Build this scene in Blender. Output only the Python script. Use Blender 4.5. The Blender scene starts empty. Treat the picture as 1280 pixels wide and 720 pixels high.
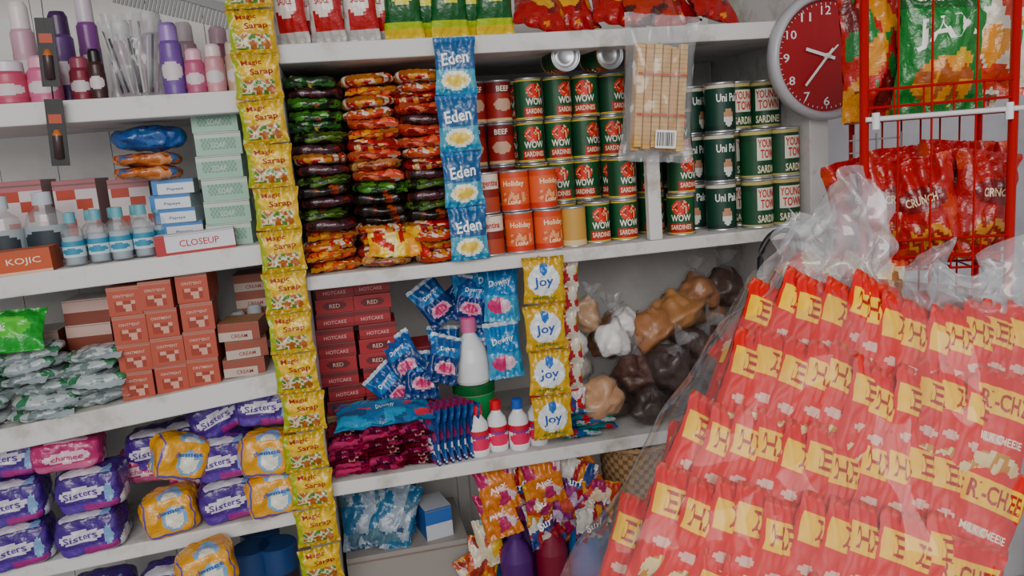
import bpy, math, random
from mathutils import Vector, Matrix, Euler, noise
R = random.Random(11)
EYE = 1.5            # camera height above the floor; shelf heights below are given relative to it
pi = math.pi

# ------------------------------------------------------------------ colour + materials
_c = {}
def col(h):
    if h in _c: return _c[h]
    h2 = h.lstrip('#')
    o = []
    for i in (0, 2, 4):
        s = int(h2[i:i+2], 16)/255
        o.append(s/12.92 if s < .04045 else ((s+.055)/1.055)**2.4)
    l = .3*o[0]+.59*o[1]+.11*o[2]
    o = [min(1, max(0, l+(x-l)*1.10)) for x in o]
    _c[h] = (o[0], o[1], o[2], 1.0)
    return _c[h]

def pmat(name, rough=.4, bump=0, bscale=60, metal=0, spec=.5, coat=0, base=None, bdist=.002, trans=0):
    m = bpy.data.materials.new(name); m.use_nodes = True
    nt = m.node_tree; b = nt.nodes['Principled BSDF']
    b.inputs['Roughness'].default_value = rough
    b.inputs['Metallic'].default_value = metal
    b.inputs['Specular IOR Level'].default_value = spec
    b.inputs['Coat Weight'].default_value = coat
    b.inputs['Coat Roughness'].default_value = .12
    if base: b.inputs['Base Color'].default_value = col(base)
    else:
        a = nt.nodes.new('ShaderNodeAttribute'); a.attribute_name = 'Col'
        nt.links.new(a.outputs['Color'], b.inputs['Base Color'])
    if bump:
        tc = nt.nodes.new('ShaderNodeTexCoord')
        n = nt.nodes.new('ShaderNodeTexNoise'); n.inputs['Scale'].default_value = bscale
        n.inputs['Detail'].default_value = 3
        nt.links.new(tc.outputs['Object'], n.inputs['Vector'])
        bp = nt.nodes.new('ShaderNodeBump'); bp.inputs['Strength'].default_value = bump
        bp.inputs['Distance'].default_value = bdist
        nt.links.new(n.outputs['Fac'], bp.inputs['Height'])
        nt.links.new(bp.outputs['Normal'], b.inputs['Normal'])
    return m

M_FOIL = pmat('printed_foil', .27, .9, 55, spec=.6, coat=.25, bdist=.006)
M_CARD = pmat('printed_card', .5, .1, 80)
M_PLAS = pmat('plastic', .3, 0, spec=.5)
M_METAL = pmat('tin_metal', .32, .1, 40, metal=.85)
M_GRAIN = pmat('bagged_grain', .5, .5, 240, coat=.15, bdist=.003)
M_RED = pmat('red_enamel', .35, base='#a80c18')
M_BLACK = pmat('black_rubber', .45, base='#101014')
M_PACK = pmat('snack_wrapper', .42, .35, 40, spec=.3, coat=.0, bdist=.004)
M_WEAVE = pmat('woven_cane', .7, .4, 120, spec=.3)

def wall_mat(name, c1, c2, sc=6, rough=.6, bump=.2, p1=.33, p2=.55):
    m = bpy.data.materials.new(name); m.use_nodes = True
    nt = m.node_tree; b = nt.nodes['Principled BSDF']; b.inputs['Roughness'].default_value = rough
    tc = nt.nodes.new('ShaderNodeTexCoord'); n = nt.nodes.new('ShaderNodeTexNoise')
    n.inputs['Scale'].default_value = sc; n.inputs['Detail'].default_value = 8
    n.inputs['Roughness'].default_value = .65
    nt.links.new(tc.outputs['Object'], n.inputs['Vector'])
    r = nt.nodes.new('ShaderNodeValToRGB')
    r.color_ramp.elements[0].position = p1; r.color_ramp.elements[0].color = col(c1)
    r.color_ramp.elements[1].position = p2; r.color_ramp.elements[1].color = col(c2)
    nt.links.new(n.outputs['Fac'], r.inputs['Fac']); nt.links.new(r.outputs['Color'], b.inputs['Base Color'])
    bp = nt.nodes.new('ShaderNodeBump'); bp.inputs['Strength'].default_value = bump; bp.inputs['Distance'].default_value = .004
    nt.links.new(n.outputs['Fac'], bp.inputs['Height']); nt.links.new(bp.outputs['Normal'], b.inputs['Normal'])
    return m
M_WOOD = wall_mat('white_painted_wood', '#a39c90', '#d6d4d2', 9, p1=.30, p2=.48, rough=.75)
M_BACK = wall_mat('white_back_boards', '#cecccb', '#e6e4e2', 3, rough=.75)
M_WALL = wall_mat('white_wall', '#cfd0d4', '#dddfe4', 3)
M_GREY = wall_mat('grey_wall', '#9b9aa0', '#b4b3b8', 3)
M_FLOOR = wall_mat('concrete_floor', '#77736d', '#928d86', 4)
M_TABLE = wall_mat('grey_table_top', '#8f8d8c', '#a9a7a6', 12)

def film_mat(name, haze=.10, lo=.05, hi=.6, scale=14, tint=(1, 1, 1, 1), strength=1.0, rough=.14, ridged=True, bd=.012):
    m = bpy.data.materials.new(name); m.use_nodes = True
    nt = m.node_tree; nt.nodes.clear()
    out = nt.nodes.new('ShaderNodeOutputMaterial')
    tr = nt.nodes.new('ShaderNodeBsdfTransparent'); tr.inputs['Color'].default_value = tint
    gl = nt.nodes.new('ShaderNodeBsdfGlossy'); gl.inputs['Roughness'].default_value = rough
    df = nt.nodes.new('ShaderNodeBsdfDiffuse'); df.inputs['Color'].default_value = (.8, .83, .88, 1)
    lw = nt.nodes.new('ShaderNodeLayerWeight'); lw.inputs['Blend'].default_value = .25
    mr = nt.nodes.new('ShaderNodeMapRange'); mr.inputs['To Min'].default_value = lo; mr.inputs['To Max'].default_value = hi
    tc = nt.nodes.new('ShaderNodeTexCoord'); n = nt.nodes.new('ShaderNodeTexNoise')
    if ridged: n.noise_type = 'RIDGED_MULTIFRACTAL'
    n.inputs['Scale'].default_value = scale; n.inputs['Detail'].default_value = 2.5; n.inputs['Distortion'].default_value = .8
    bp = nt.nodes.new('ShaderNodeBump'); bp.inputs['Strength'].default_value = strength; bp.inputs['Distance'].default_value = bd
    L = nt.links.new
    L(tc.outputs['Object'], n.inputs['Vector']); L(n.outputs['Fac'], bp.inputs['Height'])
    for q in (gl, df, lw): L(bp.outputs['Normal'], q.inputs['Normal'])
    L(lw.outputs['Facing'], mr.inputs['Value'])
    m1 = nt.nodes.new('ShaderNodeMixShader'); m1.inputs['Fac'].default_value = haze
    L(tr.outputs[0], m1.inputs[1]); L(df.outputs[0], m1.inputs[2])
    m2 = nt.nodes.new('ShaderNodeMixShader'); L(mr.outputs['Result'], m2.inputs['Fac'])
    L(m1.outputs[0], m2.inputs[1]); L(gl.outputs[0], m2.inputs[2]); L(m2.outputs[0], out.inputs['Surface'])
    return m
M_FILM = film_mat('clear_film', .04, .015, .60, 8, strength=1.0, rough=.08, bd=.016)
M_FLAP = film_mat('clear_film_gathered', .12, .04, .6, 8, strength=.9, rough=.12)
M_TOP = film_mat('crumpled_film', .20, .06, .85, 9, strength=1.0, rough=.12, bd=.02)
M_CLEAR = film_mat('clear_plastic', .12, .05, .6, 3, strength=.1, ridged=False)
M_SUG = film_mat('thin_bag_film', .02, .012, .26, 22, strength=.8, rough=.1, bd=.006)
MATS = [M_FOIL, M_CARD, M_PLAS, M_METAL, M_GRAIN, M_RED, M_BLACK, M_WOOD, M_FILM, M_FLAP, M_CLEAR, M_PACK, M_SUG, M_BACK, M_WEAVE, M_TOP]
FOIL, CARD, PLAS, METAL, GRAIN, RED, BLACK, WOOD, FILM, FLAP, CLEAR, PACK, SUG, BACK, WEAVE, TOPF = range(16)

# ------------------------------------------------------------------ text outlines
_t = {}
def tgeo(s, off=.02):
    k = (s, off)
    if k in _t: return _t[k]
    cu = bpy.data.curves.new('t', 'FONT'); cu.body = s; cu.resolution_u = 2; cu.offset = off
    ob = bpy.data.objects.new('t', cu); bpy.context.scene.collection.objects.link(ob)
    dg = bpy.context.evaluated_depsgraph_get()
    me = bpy.data.meshes.new_from_object(ob.evaluated_get(dg))
    vs = [(v.co.x, v.co.y) for v in me.vertices]; fs = [tuple(p.vertices) for p in me.polygons]
    bpy.data.objects.remove(ob); bpy.data.curves.remove(cu); bpy.data.meshes.remove(me)
    if vs:
        x0 = min(v[0] for v in vs); x1 = max(v[0] for v in vs); y0 = min(v[1] for v in vs); y1 = max(v[1] for v in vs)
        vs = [((a-x0)/(x1-x0+1e-9), (b-y0)/(y1-y0+1e-9)) for a, b in vs]
    _t[k] = (vs, fs); return _t[k]

# ------------------------------------------------------------------ mesh builder
class MB:
    def __init__(s): s.v = []; s.f = []; s.c = []; s.m = []; s.s = []; s.M = Matrix.Identity(4)
    def face(s, idx, c, m, sm): s.f.append(idx); s.c.append(c); s.m.append(m); s.s.append(sm)
    def vert(s, p): s.v.append(s.M @ Vector(p)); return len(s.v)-1
    def panel(s, S, nu, nv, paint, mat=FOIL, smooth=True, flip=False):
        b = len(s.v)
        for j in range(nv+1):
            for i in range(nu+1): s.vert(S(i/nu, j/nv))
        for j in range(nv):
            for i in range(nu):
                a = b+j*(nu+1)+i
                q = (a, a+1, a+nu+2, a+nu+1)
                if flip: q = q[::-1]
                c = paint if isinstance(paint, str) else paint((i+.5)/nu, (j+.5)/nv)
                s.face(q, c, mat, smooth)
    def text(s, t, S, u0, v0, u1, v1, c, ang=0, mat=CARD, eps=.0007, off=.02):
        vs, fs = tgeo(t, off); b = len(s.v)
        cu, cv = (u0+u1)/2, (v0+v1)/2; ca, sa = math.cos(ang), math.sin(ang)
        for a, q in vs:
            du, dv = (a-.5)*(u1-u0), (q-.5)*(v1-v0)
            s.vert(S(cu+du*ca-dv*sa, cv+du*sa+dv*ca, eps))
        for f in fs: s.face(tuple(b+i for i in f), c, mat, False)
    def box(s, x0, x1, y0, y1, z0, z1, c, mat=CARD, dz=0):
        b = [s.vert((x, y, z+(dz if x == x1 else 0))) for z in (z0, z1) for y in (y0, y1) for x in (x0, x1)]
        for q in ((0, 1, 5, 4), (1, 3, 7, 5), (3, 2, 6, 7), (2, 0, 4, 6), (4, 5, 7, 6), (2, 3, 1, 0)):
            s.face(tuple(b[i] for i in q), c, mat, False)
    def lathe(s, prof, paint, mat=PLAS, seg=24, sx=1, sy=1, smooth=True):
        n = len(prof)-1
        def S(u, v, e=0):
            k = min(n, int(round(v*n))); r, z = prof[k][0], prof[k][1]
            t = (u-.5)*2*pi
            return (sx*(r+e)*math.sin(t), -sy*(r+e)*math.cos(t), z)
        s.panel(S, seg, n, (paint if isinstance(paint, str) else (lambda u, v: paint(u, min(n-1, int(v*n))))), mat, smooth)
    def tube(s, pts, r, c='#ffffff', mat=RED, seg=8):
        pts = [Vector(p) for p in pts]; rings = []
        for i, p in enumerate(pts):
            d = (pts[min(i+1, len(pts)-1)]-pts[max(i-1, 0)]).normalized()
            a = d.orthogonal().normalized() if abs(d.z) > .99 else d.cross(Vector((0, 0, 1))).normalized()
            bb = d.cross(a)
            rings.append([s.vert(p+r*(math.cos(2*pi*k/seg)*a+math.sin(2*pi*k/seg)*bb)) for k in range(seg)])
        for q, w in zip(rings, rings[1:]):
            for k in range(seg): s.face((q[k], q[(k+1) % seg], w[(k+1) % seg], w[k]), c, mat, True)
        s.face(tuple(rings[0]), c, mat, False); s.face(tuple(rings[-1]), c, mat, False)
    def mesh(s, name):
        me = bpy.data.meshes.new(name)
        me.from_pydata([tuple(v) for v in s.v], [], s.f)
        used = sorted(set(s.m)); mp = {m: i for i, m in enumerate(used)}
        for u in used: me.materials.append(MATS[u])
        me.polygons.foreach_set('material_index', [mp[m] for m in s.m])
        me.polygons.foreach_set('use_smooth', s.s)
        at = me.color_attributes.new('Col', 'FLOAT_COLOR', 'CORNER')
        buf = []
        for f, c in zip(s.f, s.c):
            buf.extend(col(c)*len(f))
        at.data.foreach_set('color', buf); me.update(); return me

SC = bpy.context.scene.collection
def obj(name, me, loc=(0, 0, 0), rot=(0, 0, 0), parent=None, s=1):
    o = bpy.data.objects.new(name, me); SC.objects.link(o)
    o.rotation_euler = rot; o.scale = (s, s, s)
    if parent:
        o.parent = parent; o.location = Vector(loc)+Vector((0, 0, EYE))-parent.location
    else: o.location = Vector(loc)+Vector((0, 0, EYE))
    return o
def G(name, loc):
    e = bpy.data.objects.new(name, None); e.empty_display_size = .05
    e.location = Vector(loc)+Vector((0, 0, EYE)); SC.objects.link(e); return e
def put(me, g, x, y, z, rz=0, rx=0, ry=0, s=1):
    return obj(me.name, me, (x, y, z), (rx, ry, rz), g, s)
def ell(u, v, cu, cv, ru, rv): return ((u-cu)/ru)**2+((v-cv)/rv)**2 < 1
def rj(a): return R.uniform(-a, a)

def blotch(base, cols, seed=0, sc=3, th=.12, sv=None):
    sv = sv or sc
    def f(u, v):
        n = noise.noise(Vector((u*sc+seed*7.3, v*sv+seed*3.1, seed*1.7)))
        m = noise.noise(Vector((u*sc*1.3+40+seed, v*sv*1.3+9, seed)))
        if n > th: return cols[0]
        if m > th+.03 and len(cols) > 1: return cols[1]
        if n < -.3 and len(cols) > 2: return cols[2]
        return base
    return f

# ------------------------------------------------------------------ generic product shapes
def pouch(name, w, h, t, paint, texts=(), nx=22, ny=28, seal=.07, seed=0, wr=.0016, mb=None, M=None, fin=True, mat=FOIL):
    mb = mb or MB()
    if M is not None: mb.M = M
    def bf(v):
        d = min(v, 1-v)-seal
        return 0 if d <= 0 else math.sin(min(1, d/.28)*pi/2)
    def S(u, v, e=0, sg=-1):
        a = max(0, 1-abs(2*u-1)**2.4)**.6; b = bf(v)
        rip = wr*noise.noise(Vector((u*9+seed, v*7+seed*2, seed)))
        rip2 = wr*1.3*math.sin(u*26+seed)*(1-b)*(1 if seal < min(v, 1-v)+.02 else .3)
        edge = .012*w*noise.noise(Vector((v*8, seed, (u > .5)*5)))*abs(2*u-1)
        return ((u-.5)*w*(1-.08*b)+edge, sg*(t/2*a*b+.0005+e)+rip*(sg if b > 0 else 1)*1.2+rip2, v*h+(.0012*math.sin(u*90) if v in (0, 1) else 0))
    mb.panel(S, nx, ny, paint, mat)
    mb.panel(lambda u, v: S(u, v, 0, 1), max(8, nx//2), max(8, ny//2), paint, mat, flip=True)
    for tx in texts: mb.text(tx[0], S, *tx[1:5], tx[5], tx[6] if len(tx) > 6 else 0)
    return mb.mesh(name) if fin else mb

def carton(name, w, d, h, front, top, side, texts=(), nx=16, nz=8):
    mb = MB()
    F = lambda u, v, e=0: ((u-.5)*w, -d/2-e, v*h)
    mb.panel(F, nx, nz, front, CARD, False)
    mb.box(-w/2, w/2, -d/2+.0003, d/2, 0, h, side)
    T = lambda u, v, e=0: ((u-.5)*w, (v-.5)*d, h+.0003+e)
    mb.panel(T, 2, 2, top, CARD, False)
    mb.box(-w/2, w/2, -d/2-.0006, -d/2, h*.93, h*.95, '#7a6a60')
    for tx in texts: mb.text(tx[0], F, *tx[1:5], tx[5], tx[6] if len(tx) > 6 else 0, off=.005)
    return mb.mesh(name)

def softpack(name, w, d, h, paint, texts=(), n=4.5, nu=20, nv=14, wr=.0025, fringe=None, seed=0, eps=.0016):
    mb = MB()
    def mk(ax):
        def S(u, v, e=0):
            a, b = 2*u-1, 2*v-1
            p = {'f': (a, -1, b), 'b': (-a, 1, b), 'l': (-1, -a, b), 'r': (1, a, b), 't': (a, b, 1), 'o': (a, -b, -1)}[ax]
            k = 1/((abs(p[0])**n+abs(p[1])**n+abs(p[2])**n)**(1/n))
            q = [p[0]*k*w/2, p[1]*k*d/2, p[2]*k*h/2]
            sd_ = Vector((seed*3.7, seed, 0))
            ns = [wr*noise.noise(Vector(q)*38+sd_+Vector((t, 0, 0)))+wr*.4*noise.noise(Vector(q)*85+sd_+Vector((t, 0, 0))) for t in (0, 11, 23)]
            return (q[0]+ns[0]*1.4, q[1]+ns[1]*1.6+(-e if ax == 'f' else 0), q[2]+h/2+ns[2])
        return S
    for ax in 'fblrto':
        mb.panel(mk(ax), nu, nv, paint if ax in 'f' else (lambda u, v: paint(u, .5+.45*v)), FOIL)
    if fringe:
        mb.panel(lambda u, v: ((u-.5)*w*.94, -d/2+.004-(1-v)*.016, h*.5+(1-v)*h*.35*math.sin(u*3+seed)+.0012*math.sin(u*38)), 18, 2, fringe, FOIL)
    for tx in texts: mb.text(tx[0], mk('f'), *tx[1:5], tx[5], tx[6] if len(tx) > 6 else 0, eps=eps, off=.01)
    return mb.mesh(name)

def can(name, r, h, paint, texts=(), metal='#c9ccd0'):
    mb = MB()
    def S(u, v, e=0):
        t = (u-.5)*2*pi; rr = r+e
        return (rr*math.sin(t), -rr*math.cos(t), h*(.05+.9*v))
    mb.panel(S, 56, 28, paint, CARD)
    mb.lathe([(0, .001), (r*.92, .001), (r*.96, 0), (r*1.035, .0015), (r*1.035, .003), (r, h*.05)], metal, METAL, 32)
    mb.lathe([(r, h*.95), (r*1.035, h-.003), (r*1.035, h), (r*.95, h), (r*.94, h-.005), (r*.8, h-.005), (r*.76, h-.003), (r*.5, h-.003), (r*.46, h-.004), (0, h-.004)], metal, METAL, 32)
    for tx in texts: mb.text(tx[0], S, *tx[1:5], tx[5], tx[6] if len(tx) > 6 else 0, eps=.0009)
    return mb.mesh(name)

def bottle(name, prof, cols, label=None, texts=(), sx=1, sy=1, mats=None, lab_mat=CARD):
    mb = MB()
    for i in range(len(prof)-1):
        mt = mats[i] if mats else PLAS
        mb.lathe([prof[i], prof[i+1]], cols[min(i, len(cols)-1)], mt, 24, sx, sy)
    if label:
        r, z0, z1, pf = label
        def S(u, v, e=0):
            t = (u-.5)*pi*1.1; rr = r+.0006+e
            return (sx*rr*math.sin(t), -sy*rr*math.cos(t), z0+(z1-z0)*v)
        mb.panel(S, 20, 12, pf, lab_mat)
        for tx in texts: mb.text(tx[0], S, *tx[1:5], tx[5])
    return mb.mesh(name)

def board(name, x0, x1, y0, y1, z0, z1, mat=M_WOOD, dz=0, bev=0):
    me = bpy.data.meshes.new(name)
    P = [(x, y, z+(dz if x == x1 else 0)+EYE) for z in (z0, z1) for y in (y0, y1) for x in (x0, x1)]
    me.from_pydata(P, [], [(0, 1, 5, 4), (1, 3, 7, 5), (3, 2, 6, 7), (2, 0, 4, 6), (4, 5, 7, 6), (2, 3, 1, 0)])
    me.materials.append(mat)
    o = bpy.data.objects.new(name, me); SC.objects.link(o)
    if bev:
        b = o.modifiers.new('bev', 'BEVEL'); b.width = bev; b.segments = 2
    return o

# ------------------------------------------------------------------ room
board('floor', -1.6, 2.3, -3.2, .62, -1.56, -1.5, M_FLOOR)
board('ceiling', -1.6, 2.3, -1.7, .62, 1.1, 1.15, M_WALL)
board('wall_back', -1.6, 2.3, .5, .56, -1.5, 1.1, M_GREY)
board('wall_left', -1.66, -1.6, -3.2, .62, -1.5, 1.1, M_WALL)
board('wall_right', 2.3, 2.36, -3.2, .62, -1.5, 1.1, M_GREY)

# ------------------------------------------------------------------ built-in shelving, board by board
DC = .44; DL = .33
def ub(name, x0, x1, y0, y1, z0, z1, dz=0, mat=M_WOOD): board(name, x0, x1, y0, y1, z0, z1, mat, dz, .0025)
for z0, z1 in ((.182, .215), (-.229, -.203), (-.639, -.611), (-1.06, -1.03), (.62, .65)):
    ub('shelf_board', -.078, .968, 0, DC, z0, z1)
for z0, z1, dz in ((.103, .141, 0), (-.198, -.160, .027), (-.489, -.446, .072), (-.722, -.694, .04), (-1.06, -1.03, 0), (.45, .48, 0)):
    ub('shelf_board', -1.0, -.13, 0, DL, z0, z1, dz)
ub('shelf_divider', -.13, -.078, -.002, DC, -1.5, .9)
ub('shelf_divider', .968, 1.012, -.002, DC, -1.5, .9)
ub('shelf_divider', -1.04, -1.0, -.002, DC, -1.5, .9)
ub('shelf_post', .606, .634, .001, .020, -.2025, .1815)
bm = MB()
bm.box(-.078, .968, DC, DC+.02, -1.5, .9, '#ffffff', BACK)
bm.box(.215, .245, DC-.02, DC, -1.03, -.639, '#ffffff', BACK)
obj('shelf_back_panel', bm.mesh('shelf_back_panel'))
bm = MB()
for i in range(8): bm.box(-1.0+i*.109, -1.0+i*.109+.1075, DL, DL+.015, -1.5, .9, '#ffffff', BACK)
obj('shelf_back_panel', bm.mesh('shelf_back_panel'))
zB = lambda x: -.160+.027*(x+1)/.87
zC = lambda x: -.446+.072*(x+1)/.87
zD = lambda x: -.694+.04*(x+1)/.87
S1, S2, S3, S4 = .215, -.203, -.611, -1.03

# ------------------------------------------------------------------ cans
def sard(u, v):
    if v < .05 or v > .95: return '#cdb548'
    d = abs(u-.5)
    if ell(u, v, .5, .70, .105, .20):
        k = noise.noise(Vector((u*30, v*9, 3)))
        return '#d8342a' if k > -.05 else ('#e9b48a' if k > -.25 else '#8a1c18')
    if v < .30 and d < .15: return '#a8201c'
    return '#0f4d2a' if d < .17 else '#0a3a20'
c_sard = can('sardine_can', .0285, .0865, sard, [('WOW', .385, .34, .615, .52, '#f4efe2'), ('SARDINES', .38, .12, .62, .25, '#f2d8b8')])
c_red = can('red_can', .0275, .0865, lambda u, v: '#701416' if v > .72 else ('#c8a088' if ell(u, v, .5, .42, .12, .16) else '#982420') if v > .08 else '#d9b58a',
            [('BEEF', .42, .76, .58, .90, '#f4e6d0')])
def hol(u, v):
    if v > .84: return '#c8482c'
    if v < .14: return '#c43a22'
    if ell(u, v, .5, .34, .16, .16):
        return '#e8a070' if noise.noise(Vector((u*22, v*7, 1))) > 0 else '#c85a3a'
    return '#d9603c'
c_hol = can('meat_loaf_can', .0285, .082, hol, [('Holiday', .38, .60, .62, .78, '#fbe9c0'), ('LOAF', .43, .16, .57, .25, '#fff0d0')])
c_arg = can('corned_beef_can', .0285, .082, lambda u, v: '#e6d8c6' if v > .62 else ('#7f1d16' if v > .4 else '#a9452e'),
            [('Argentina', .37, .64, .63, .86, '#b5201c')])
def uni(u, v):
    if v > .93: return '#cfc7b0'
    if ell(u, v, .5, .28, .055, .20): return '#b88c6e' if v > .30 else '#dcdad4'
    return '#0b3a2c' if v > .1 else '#08281f'
c_uni = can('mackerel_can', .0315, .1025, uni, [('Uni Pak', .375, .62, .625, .80, '#f2f2ee')])
def yt(u, v):
    if v > .92 or v < .03: return '#b8ab6a'
    if abs(u-.5) < .15 and .36 < v < .86: return '#e9e4d2'
    if abs(u-.5) < .15 and v < .34: return '#0d4527'
    return '#0d4527' if v < .8 else '#0a361f'
c_yt = can('sardines_can', .0325, .1035, yt, [("YOUNG'S", .365, .64, .635, .83, '#c01f22'), ('TOWN', .39, .40, .61, .60, '#c01f22'), ('SARDINES', .36, .08, .64, .25, '#f0e8c8')])
c_tan = can('tuna_can', .0255, .082, lambda u, v: '#c0954e' if v > .15 else '#d8c28e')

g = G('sardine_can_stack', (.5, .12, S2))
for L in range(4):
    for k, x in enumerate((.405, .465, .525, .585)):
        put(c_sard, g, x+rj(.003), .135+rj(.005), S2+L*.0865, rj(.6))
        if k in (0, 3): put(c_sard, g, x-.012, .20, S2+L*.0865, rj(.5))
for x, L in ((.575, 0), (.575, 1), (.515, 0)):
    put(c_sard, g, x, .065, S2+L*.0865, rj(.2)+(.0 if x < .56 else .25))
put(c_sard, g, .462, .12, S2+4*.0865+.0295, rx=pi/2); put(c_sard, g, .545, .13, S2+4*.0865+.0295, rx=pi/2, rz=.15)
for L in range(3):
    put(c_sard, g, .698+rj(.003), .05, S2+L*.0865, rj(.5))
    put(c_sard, g, .662, .125, S2+L*.0865, rj(.2))
g = G('red_can_stack', (.32, .14, S2))
for L in range(4):
    for x in (.285, .344): put(c_red, g, x+rj(.003), .145, S2+L*.0865, rj(.3))
g = G('meat_can_stack', (.34, .05, S2))
for x, y, L, m in ((.284, .045, 0, c_arg), (.345, .045, 0, c_hol), (.405, .045, 0, c_hol), (.282, .052, 1, c_arg), (.343, .05, 1, c_hol), (.401, .05, 1, c_hol)):
    put(m, g, x, y, S2+L*.082, rj(.35))
g = G('tuna_can_row', (.45, .05, S2))
put(c_tan, g, .459, .045, S2)
g = G('mackerel_can_stack', (.77, .1, S2))
for L in range(3):
    put(c_uni, g, .796+rj(.003), .06, S2+L*.1025, .1+rj(.3)); put(c_uni, g, .764+rj(.003), .135, S2+L*.1025, rj(.8)); put(c_uni, g, .83, .215, S2+L*.1025, rj(.4))
    put(c_uni, g, .755, .22, S2+L*.1025, rj(.4))
g = G('sardines_can_stack', (.9, .05, S2))
for L in range(2):
    for x in (.866, .932): put(c_yt, g, x+rj(.002), .04, S2+L*.1035, .25+rj(.25))
for L in range(3):
    for x in (.862, .930): put(c_yt, g, x+rj(.003), .112, S2+L*.1035, rj(.5))

# ------------------------------------------------------------------ instant noodle stacks
def noodle(i, base, cols, w=.098):
    return softpack('noodle_pack', w, .13, .0225, blotch(base, cols, i, 5, .08, 1.6), n=3.4, nu=20, nv=6, wr=.0045, fringe=cols[0], seed=i)
ND = dict(
  dg=[noodle(1, '#1f3d1c', ['#4c8a32', '#0d1d10', '#b03a28']), noodle(2, '#17301a', ['#2c6426', '#101410', '#c8b24a']), noodle(12, '#263a1a', ['#5a7a34', '#141c10', '#7a2a1c'])],
  bk=[noodle(3, '#2a1a16', ['#43202a', '#7a2018', '#0f0b0a']), noodle(4, '#33201a', ['#1c120f', '#a2401f', '#b8a080'])],
  og=[noodle(5, '#c9501e', ['#d89a3a', '#98251a', '#e8d6a0']), noodle(6, '#b8622a', ['#d9b070', '#8c2a1a', '#6c3a1a'])],
  rd=[noodle(7, '#b01f1e', ['#c8863a', '#d8ccb8', '#6c1212']), noodle(8, '#bf2a22', ['#8f1616', '#d9a54a', '#e2d6c8']), noodle(14, '#c2342a', ['#d86a4a', '#7a1414', '#e8e0d0'])],
  yl=[noodle(9, '#e8c21e', ['#d88a1a', '#b8281c', '#f2e6a0'])],
  wt=[noodle(10, '#cfc4b4', ['#b8402a', '#c8883a', '#8f2a1c'])])
seqs = [ (-.026, ['og', 'og', 'rd', 'og', 'bk', 'dg', 'bk', 'bk', 'dg', 'bk', 'rd', 'bk', 'dg', 'dg', 'dg', 'dg', 'bk', 'dg']),
         (.077, ['og', 'rd', 'og', 'rd', 'bk', 'bk', 'bk', 'dg', 'rd', 'og', 'rd', 'rd', 'og', 'rd', 'wt', 'rd', 'og', 'rd']),
         (.172, ['wt', 'og', 'wt', 'rd', 'bk', 'dg', 'bk', 'dg', 'bk', 'rd', 'wt', 'rd', 'rd', 'bk', 'rd', 'rd', 'wt', 'rd']) ]
g = G('instant_noodle_pile', (.07, .09, S2))
for x, sq in seqs:
    for i, k in enumerate(sq):
        z = S2+.0015+i*.0200
        for lay in (0, 1):
            put(R.choice(ND[k]), g, x+rj(.006)-lay*.004, .078+rj(.011)+lay*.145, z+rj(.001), rj(.10), rj(.05), rj(.06))
p_yn = pouch('yellow_noodle_pack', .12, .09, .03, blotch('#e8c21e', ['#e09a1a', '#b8281c', '#f2e6a0'], 9, 2.4), seed=9, wr=.004)
put(p_yn, g, .10, -.012, S2+.022, .12, -pi/2+.75, .10)

# ------------------------------------------------------------------ hanging sachet strips
def strip(name, n, w, h, pitch, paint, texts, x, y, ztop, amp=.004):
    mb = MB()
    for i in range(n):
        M = Matrix.Translation((rj(amp)*.6, rj(amp), -(i+1)*pitch)) @ Euler((rj(.07), rj(.04), rj(.16))).to_matrix().to_4x4()
        pouch(name, w, h, .013, paint, texts, nx=30, ny=30, seed=i*1.7, mb=mb, M=M, fin=False, seal=.05, wr=.003)
    mb.M = Matrix.Identity(4)
    mb.tube([(0, .0, -.004), (0, -y+.004, -.002)], .0018, '#b0b0b4', METAL, 6)
    return obj(name, mb.mesh(name), (x, y, ztop))
def sar(u, v):
    if v > .90 or v < .06: return '#b89820'
    if ell(u, v, .5, .70, .42, .15): return '#e2bc18' if v > .58 else '#d8a21a'
    if .10 < v < .44 and .12 < u < .88:
        k = noise.noise(Vector((u*7, v*7, 2)))
        return '#4d7a2c' if k > .15 else ('#d0c8a8' if k > -.1 else '#a5602c')
    return '#cda61a' if u > .12 else '#98a42c'
strip('seasoning_sachet_strip', 18, .081, .075, .0765, sar, [('Magic', .18, .74, .62, .88, '#901414', .06), ('Sarap', .34, .52, .86, .69, '#901414', .06)], -.113, -.022, .58)
def eden(u, v):
    if v > .92: return '#2c6ea8'
    if ell(u, v, .5, .24, .36, .17): return '#e8c85a' if ell(u, v, .5, .24, .26, .1) else '#f0ead4'
    if v < .45: return '#4a98b4' if v > .1 else '#2480a8'
    return '#1f5688'
strip('cheese_spread_sachet_strip', 4, .078, .102, .103, eden, [('Eden', .16, .52, .84, .74, '#ffffff', .08)], .230, -.02, .212)
def joy(u, v):
    if v > .93 or v < .05: return '#a8821a'
    if ell(u, v, .5, .74, .10, .14): return '#2e6cb8'
    if ell(u, v, .5, .50, .40, .34): return '#dfe4e8'
    return '#c8a012'
strip('dishwashing_sachet_strip', 4, .084, .092, .0935, joy, [('Joy', .24, .32, .74, .58, '#1d4fa0', .05), ('ANTIBAC', .2, .08, .8, .15, '#1f6a3a')], .369, -.02, -.207)

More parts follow.
